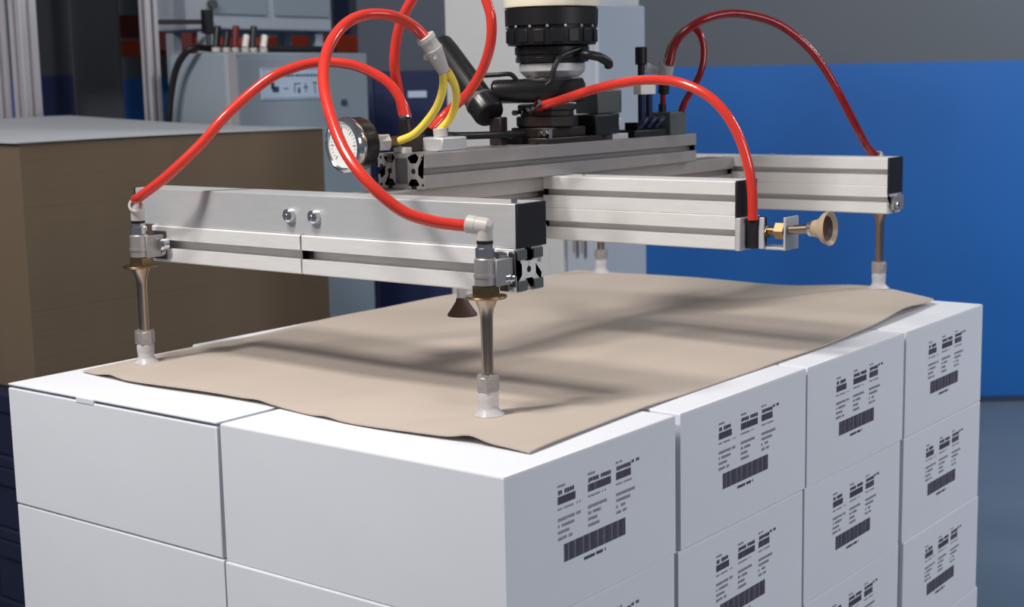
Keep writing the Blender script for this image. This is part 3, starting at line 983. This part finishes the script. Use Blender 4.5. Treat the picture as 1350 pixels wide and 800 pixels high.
# ------------------------------------------------------------------ robot column behind the stack
RC = thing('robot_column', (1.55, 1.15, FLOOR_Z), 'tall pale grey machine column standing behind the robot wrist', 'column')
MB().box((1.45, 0.985, FLOOR_Z), (1.75, 1.297, 1.0), 0.006).build('column_body', M['grey_paint'], RC)
MB().box((1.448, 1.02, -0.40), (1.4502, 1.26, 0.25), 0.001).build('access_panel', M['grey_paint'], RC)
MB().box((1.46, 0.900, FLOOR_Z), (1.64, 0.9848, 0.508), 0.005).build('side_box', M['blue_grey'], RC, label='bluish grey lower box at the right')
for k in range(2):
    MB().cyl((1.449, 0.985 + 0.02 * k - 0.05, 0.0), (1.449, 0.985 + 0.02 * k - 0.05, 0.06), 0.004).build('pin', M['alu_dark'], RC)

# ------------------------------------------------------------------ pile of cardboard sheets on blue pallets
pb = MB()
px0, px1, py0, py1 = 0.514, 1.269, 1.5, 2.42
zb, ztop = -0.188, 0.262
nlay = 150
rr = random.Random(5)
for k in range(nlay):
    z0 = zb + (ztop - zb) * k / nlay
    z1 = zb + (ztop - zb) * (k + 1) / nlay
    jx, jy = rr.uniform(-.00015, .00015), rr.uniform(-.00015, .00015)
    pb.box((px0 + jx, py0 + jy, z0), (px1 + jx, py1 + jy, z1 - 0.0001))
o = pb.build('cardboard_pile', M['pile'], smooth=False)
tag(o, 'tall pile of brown cardboard sheets at the left, behind the white cartons', 'cardboard')
o['kind'] = 'stuff'
ts = bmesh.new()
G = []
for a in range(41):
    row = []
    for c in range(41):
        u, v_ = a / 40, c / 40
        x = 0.508 + 0.768 * u
        yy = 1.497 + 0.93 * v_
        z = 0.2648 + 0.025 * v_ ** 1.5 + 0.0018 * (1 - v_) * math.sin(PI * min(1, u * 1.15)) * (u > 0) + 0.004 * math.sin(u * 5 + v_ * 3) * v_
        row.append(ts.verts.new((x, yy, z)))
    G.append(row)
for a in range(40):
    for c in range(40):
        ts.faces.new((G[a][c], G[a + 1][c], G[a + 1][c + 1], G[a][c + 1]))
shell(ts, G, 0.002)
mb = MB()
mb.bm.free()
mb.bm = ts
tag(mb.build('cover_sheet', M['topsheet'], ang=60), 'pale grey curling cover sheet on top of the brown cardboard pile', 'sheet')


def blue_pallet(z, lab):
    r = thing('plastic_pallet', (0.9, 1.95, z), lab, 'pallet', 'blue pallets under the cardboard pile')
    MB().box((0.47, 1.46, z + 0.105), (1.30, 2.45, z + 0.140), 0.004).build('deck', M['pallet_blue'], r)
    MB().box((0.47, 1.46, z + 0.0), (1.30, 2.45, z + 0.022), 0.004).build('bottom_frame', M['pallet_blue'], r)
    for a in range(3):
        for c in range(3):
            MB().box((0.475 + a * 0.345, 1.465 + c * 0.42, z + 0.0222), (0.475 + a * 0.345 + 0.13, 1.465 + c * 0.42 + 0.14, z + 0.1048), 0.004).build('block', M['pallet_blue'], r)


for k, lab in enumerate(('dark blue plastic pallet on the floor, lowest under the cardboard pile',
                         'dark blue plastic pallet, second from the floor under the cardboard pile',
                         'dark blue plastic pallet, third from the floor under the cardboard pile',
                         'dark blue plastic pallet directly under the cardboard pile')):
    blue_pallet(FLOOR_Z + 0.1405 * k, lab)

# ------------------------------------------------------------------ control cabinet
CB = thing('control_cabinet', (1.6, 2.05, FLOOR_Z), 'grey control cabinet with pale blue pictogram plate behind the cardboard pile', 'cabinet')
MB().box((1.352, 1.902, FLOOR_Z), (1.841, 2.11, 0.440), 0.006).build('cabinet_body', M['cab'], CB)
MB().box((1.385, 1.8985, FLOOR_Z + 0.06), (1.832, 1.9018, 0.425), 0.0015).build('door', M['cab'], CB)
MB().box((1.353, 1.8985, FLOOR_Z + 0.06), (1.3845, 1.9018, 0.436), 0.0015).build('corner_highlight', M['strip'], CB, label='corner highlight painted as a paler strip')  # paler strip paints the highlight along the cabinet edge
pl = MB().box((1.456, 1.8960, 0.324), (1.661, 1.8984, 0.401), 0.0006).build('pictogram_plate', M['plate'], CB, label='pale blue plate with dark pictograms')
ik = MB()


def pq(u0, u1, z0, z1):
    ik.quad([(u0, 1.8957, z0), (u1, 1.8957, z0), (u1, 1.8957, z1), (u0, 1.8957, z1)])


pq(1.462, 1.655, 0.3975, 0.3985)
pq(1.462, 1.655, 0.3275, 0.3285)
u = 1.475
while u < 1.645:
    w = rr.uniform(0.004, 0.012)
    pq(u, u + w, 0.380, 0.386)
    u += w + 0.003
for k, u in enumerate((1.492, 1.530, 1.566, 1.604, 1.636)):
    if k == 0:
        pq(u, u + 0.022, 0.342, 0.356)
        pq(u - 0.004, u + 0.008, 0.350, 0.366)
    elif k == 1:
        pq(u, u + 0.016, 0.349, 0.352)
    elif k == 2:
        pq(u, u + 0.003, 0.340, 0.364)
        pq(u, u + 0.022, 0.361, 0.364)
        pq(u + 0.012, u + 0.020, 0.339, 0.352)
    elif k == 3:
        pq(u, u + 0.003, 0.340, 0.364)
        pq(u - 0.006, u + 0.010, 0.352, 0.355)
    else:
        pq(u, u + 0.003, 0.338, 0.366)
        pq(u - 0.006, u + 0.009, 0.363, 0.366)
ik.build('pictograms', M['plate_ink'], pl, smooth=False)
MB().box((1.733, 1.895, 0.305), (1.752, 1.8984, 0.320), 0.001).build('lock', M['plate_ink'], CB, label='small dark square lock')
MB().tube([(1.312, 2.09, 0.16), (1.312, 2.074, 0.286), (1.312, 2.059, 0.35), (1.312, 2.038, 0.401), (1.315, 2.013, 0.433), (1.33, 1.99, 0.4525), (1.40, 1.99, 0.4505), (1.571, 2.0, 0.452), (1.759, 2.0, 0.452), (1.83, 2.01, 0.4490)],
          0.0085).build('cable', M['black'], CB, label='black cable curving over the cabinet top')
for (u, c1, hh) in ((1.362, 'black', 0.05), (1.392, 'black', 0.036), (1.420, 'maroon', 0.052), (1.452, 'white_pl', 0.030), (1.478, 'black', 0.052), (1.512, 'white_pl', 0.030)):
    cc = MB().cyl((u, 1.945, 0.4402), (u, 1.945, 0.452), 0.011, seg=14, bev=0.001).build('connector', M['grey_fit'], CB)
    MB().cyl((u, 1.945, 0.4522), (u + 0.012, 1.95, 0.452 + hh), 0.0085, seg=12, bev=0.001).build('plug', M[c1], cc)

# overhead grey machine housing behind the cabinet
MH = thing('machine_housing', (1.78, 2.3, FLOOR_Z), 'blue-grey machine housing raised on legs above the control cabinet', 'machine')
MB().box((1.550, 2.2, 0.509), (2.013, 2.40, 1.1), 0.006).build('housing_body', M['blue_grey'], MH)
for k, (a, b_) in enumerate(((1.563, 1.762), (1.792, 2.000))):
    MB().box((a, 2.194, 0.548), (b_, 2.1998, 1.08), 0.002).build('panel', M['cab'], MH)
MB().cyl((1.566, 2.182, 0.572), (1.566, 2.1935, 0.572), 0.013).build('knob', M['slot'], MH)
for (a, b_) in ((1.58, 2.24), (1.985, 2.24), (1.58, 2.37), (1.985, 2.37)):
    MB().box((a - 0.015, b_ - 0.015, FLOOR_Z), (a + 0.015, b_ + 0.015, 0.5088), 0.002).build('leg', M['blue_grey'], MH)


# aluminium fence posts
def post(x, y, w, label, extra=None):
    r = thing('fence_post', (x, y, FLOOR_Z), label, 'post', 'aluminium posts in the left background')
    poly = tslot(w, w, [0.0], [0.0], mouth=0.010, lip=0.004, inner=0.02, depth=0.012)
    MB().prism(poly, lambda u, v, ww: (x + u, y + v, ww), FLOOR_Z + 0.008, 1.3).build('profile', M['post'], r, ang=20)
    MB().box((x - w * 0.52, y - w * 0.52, FLOOR_Z), (x + w * 0.52, y + w * 0.52, FLOOR_Z + 0.0079), 0.001).build('foot_plate', M['post'], r)
    return r


post(1.158, 2.557, 0.046, 'aluminium slotted post cut by the left edge of the photo')
post(1.205, 2.499, 0.050, 'aluminium slotted post just right of the left edge post')
p3 = post(1.402, 2.246, 0.034, 'thinner aluminium post between the dark cabinet and the control cabinet')
br = MB().box((0, -0.005, 0.5195), (0.145, 0.005, 0.5315), 0.001, mtx=Matrix.Translation((1.418, 2.236, 0)) @ Matrix.Rotation(-0.5, 4, 'Z')).build('sensor_arm', M['black'], p3, label='black sensor arm')
MB().box((1.513, 2.155, 0.495), (1.539, 2.176, 0.556), 0.002).build('sensor_head', M['black'], br)
MB().box((1.520, 2.160, 0.462), (1.532, 2.170, 0.4948), 0.001).build('sensor_stem', M['slot'], br)

# dark cabinet
DC = thing('dark_cabinet', (1.56, 2.75, FLOOR_Z), 'dark grey cabinet between the aluminium posts at the left', 'cabinet')
MB().box((1.471, 2.673, FLOOR_Z), (1.637, 2.875, 1.1), 0.004).build('cabinet_body', M['darkpaint'], DC)
MB().box((1.4665, 2.680, FLOOR_Z + 0.1), (1.4708, 2.868, 0.40), 0.001).build('side_panel', M['navy_dk'], DC, label='navy lower side panel')
MB().box((1.482, 2.6695, FLOOR_Z + 0.1), (1.626, 2.6728, 1.05), 0.001).build('door', M['darkpaint'], DC)
for z in (0.313, 0.355):
    MB().cyl((1.530, 2.6694, z), (1.530, 2.666, z), 0.004, seg=10).build('screw', M['slot'], DC)

# orange rack beam behind
RK = thing('storage_rack', (2.2, 2.75, FLOOR_Z), 'orange rack beam with maroon beam above crossing behind the grey cabinets', 'rack')
RW = Matrix.Translation(fr(4.62, 0, 0)) @ ROTW
MB().box((-0.03, 0.42, 0.460), (0.03, 1.26, 0.512), 0.003, mtx=RW).build('beam', M['orange'], RK, label='bright orange beam')
MB().box((-0.02, 0.98, 0.520), (0.03, 1.26, 0.590), 0.003, mtx=RW).build('beam', M['maroon'], RK, label='dark maroon beam')
MB().box((-0.060, 0.975, 0.475), (-0.0302, 1.115, 0.568), 0.003, mtx=RW).build('beam_shade_plate', M['maroon'], RK, label='maroon plate added as the shaded part of the orange beam')  # added plate; its maroon puts shade over the orange beam
for s in (0.52, 0.88):
    MB().box((0.031, s - 0.025, FLOOR_Z), (0.08, s + 0.025, 0.9), 0.002, mtx=RW).build('upright', M['navy'], RK)

# added panel coloured as shaded wall, between the control cabinet and the robot column
NP = thing('shaded_wall_panel', tuple(fr(4.2, -0.3, FLOOR_Z)), 'added panel in shaded wall colours between the control cabinet and the pale column', 'shaded wall panel')
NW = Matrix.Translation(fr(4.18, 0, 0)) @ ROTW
MB().box((0.0, 0.14, FLOOR_Z), (0.03, 0.425, 0.392), 0.002, mtx=NW).build('lower_panel', M['navy_dk'], NP, label='lower panel in shaded wall blue')
MB().box((0.0, 0.14, 0.393), (0.03, 0.425, 1.3), 0.002, mtx=NW).build('upper_panel', M['darkgrey2'], NP, label='upper panel in shaded wall grey')
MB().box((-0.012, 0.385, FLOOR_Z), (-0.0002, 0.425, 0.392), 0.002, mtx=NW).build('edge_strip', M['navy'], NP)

# small pale sign plate on the far wall
sg = MB().box((-0.004, 0.232, 0.318), (-0.0005, 0.286, 0.337), 0.0005, mtx=NW).build('wall_plate', M['plate'])
tag(sg, 'small pale plate on the shaded wall panel behind the yellow hoses', 'sign')
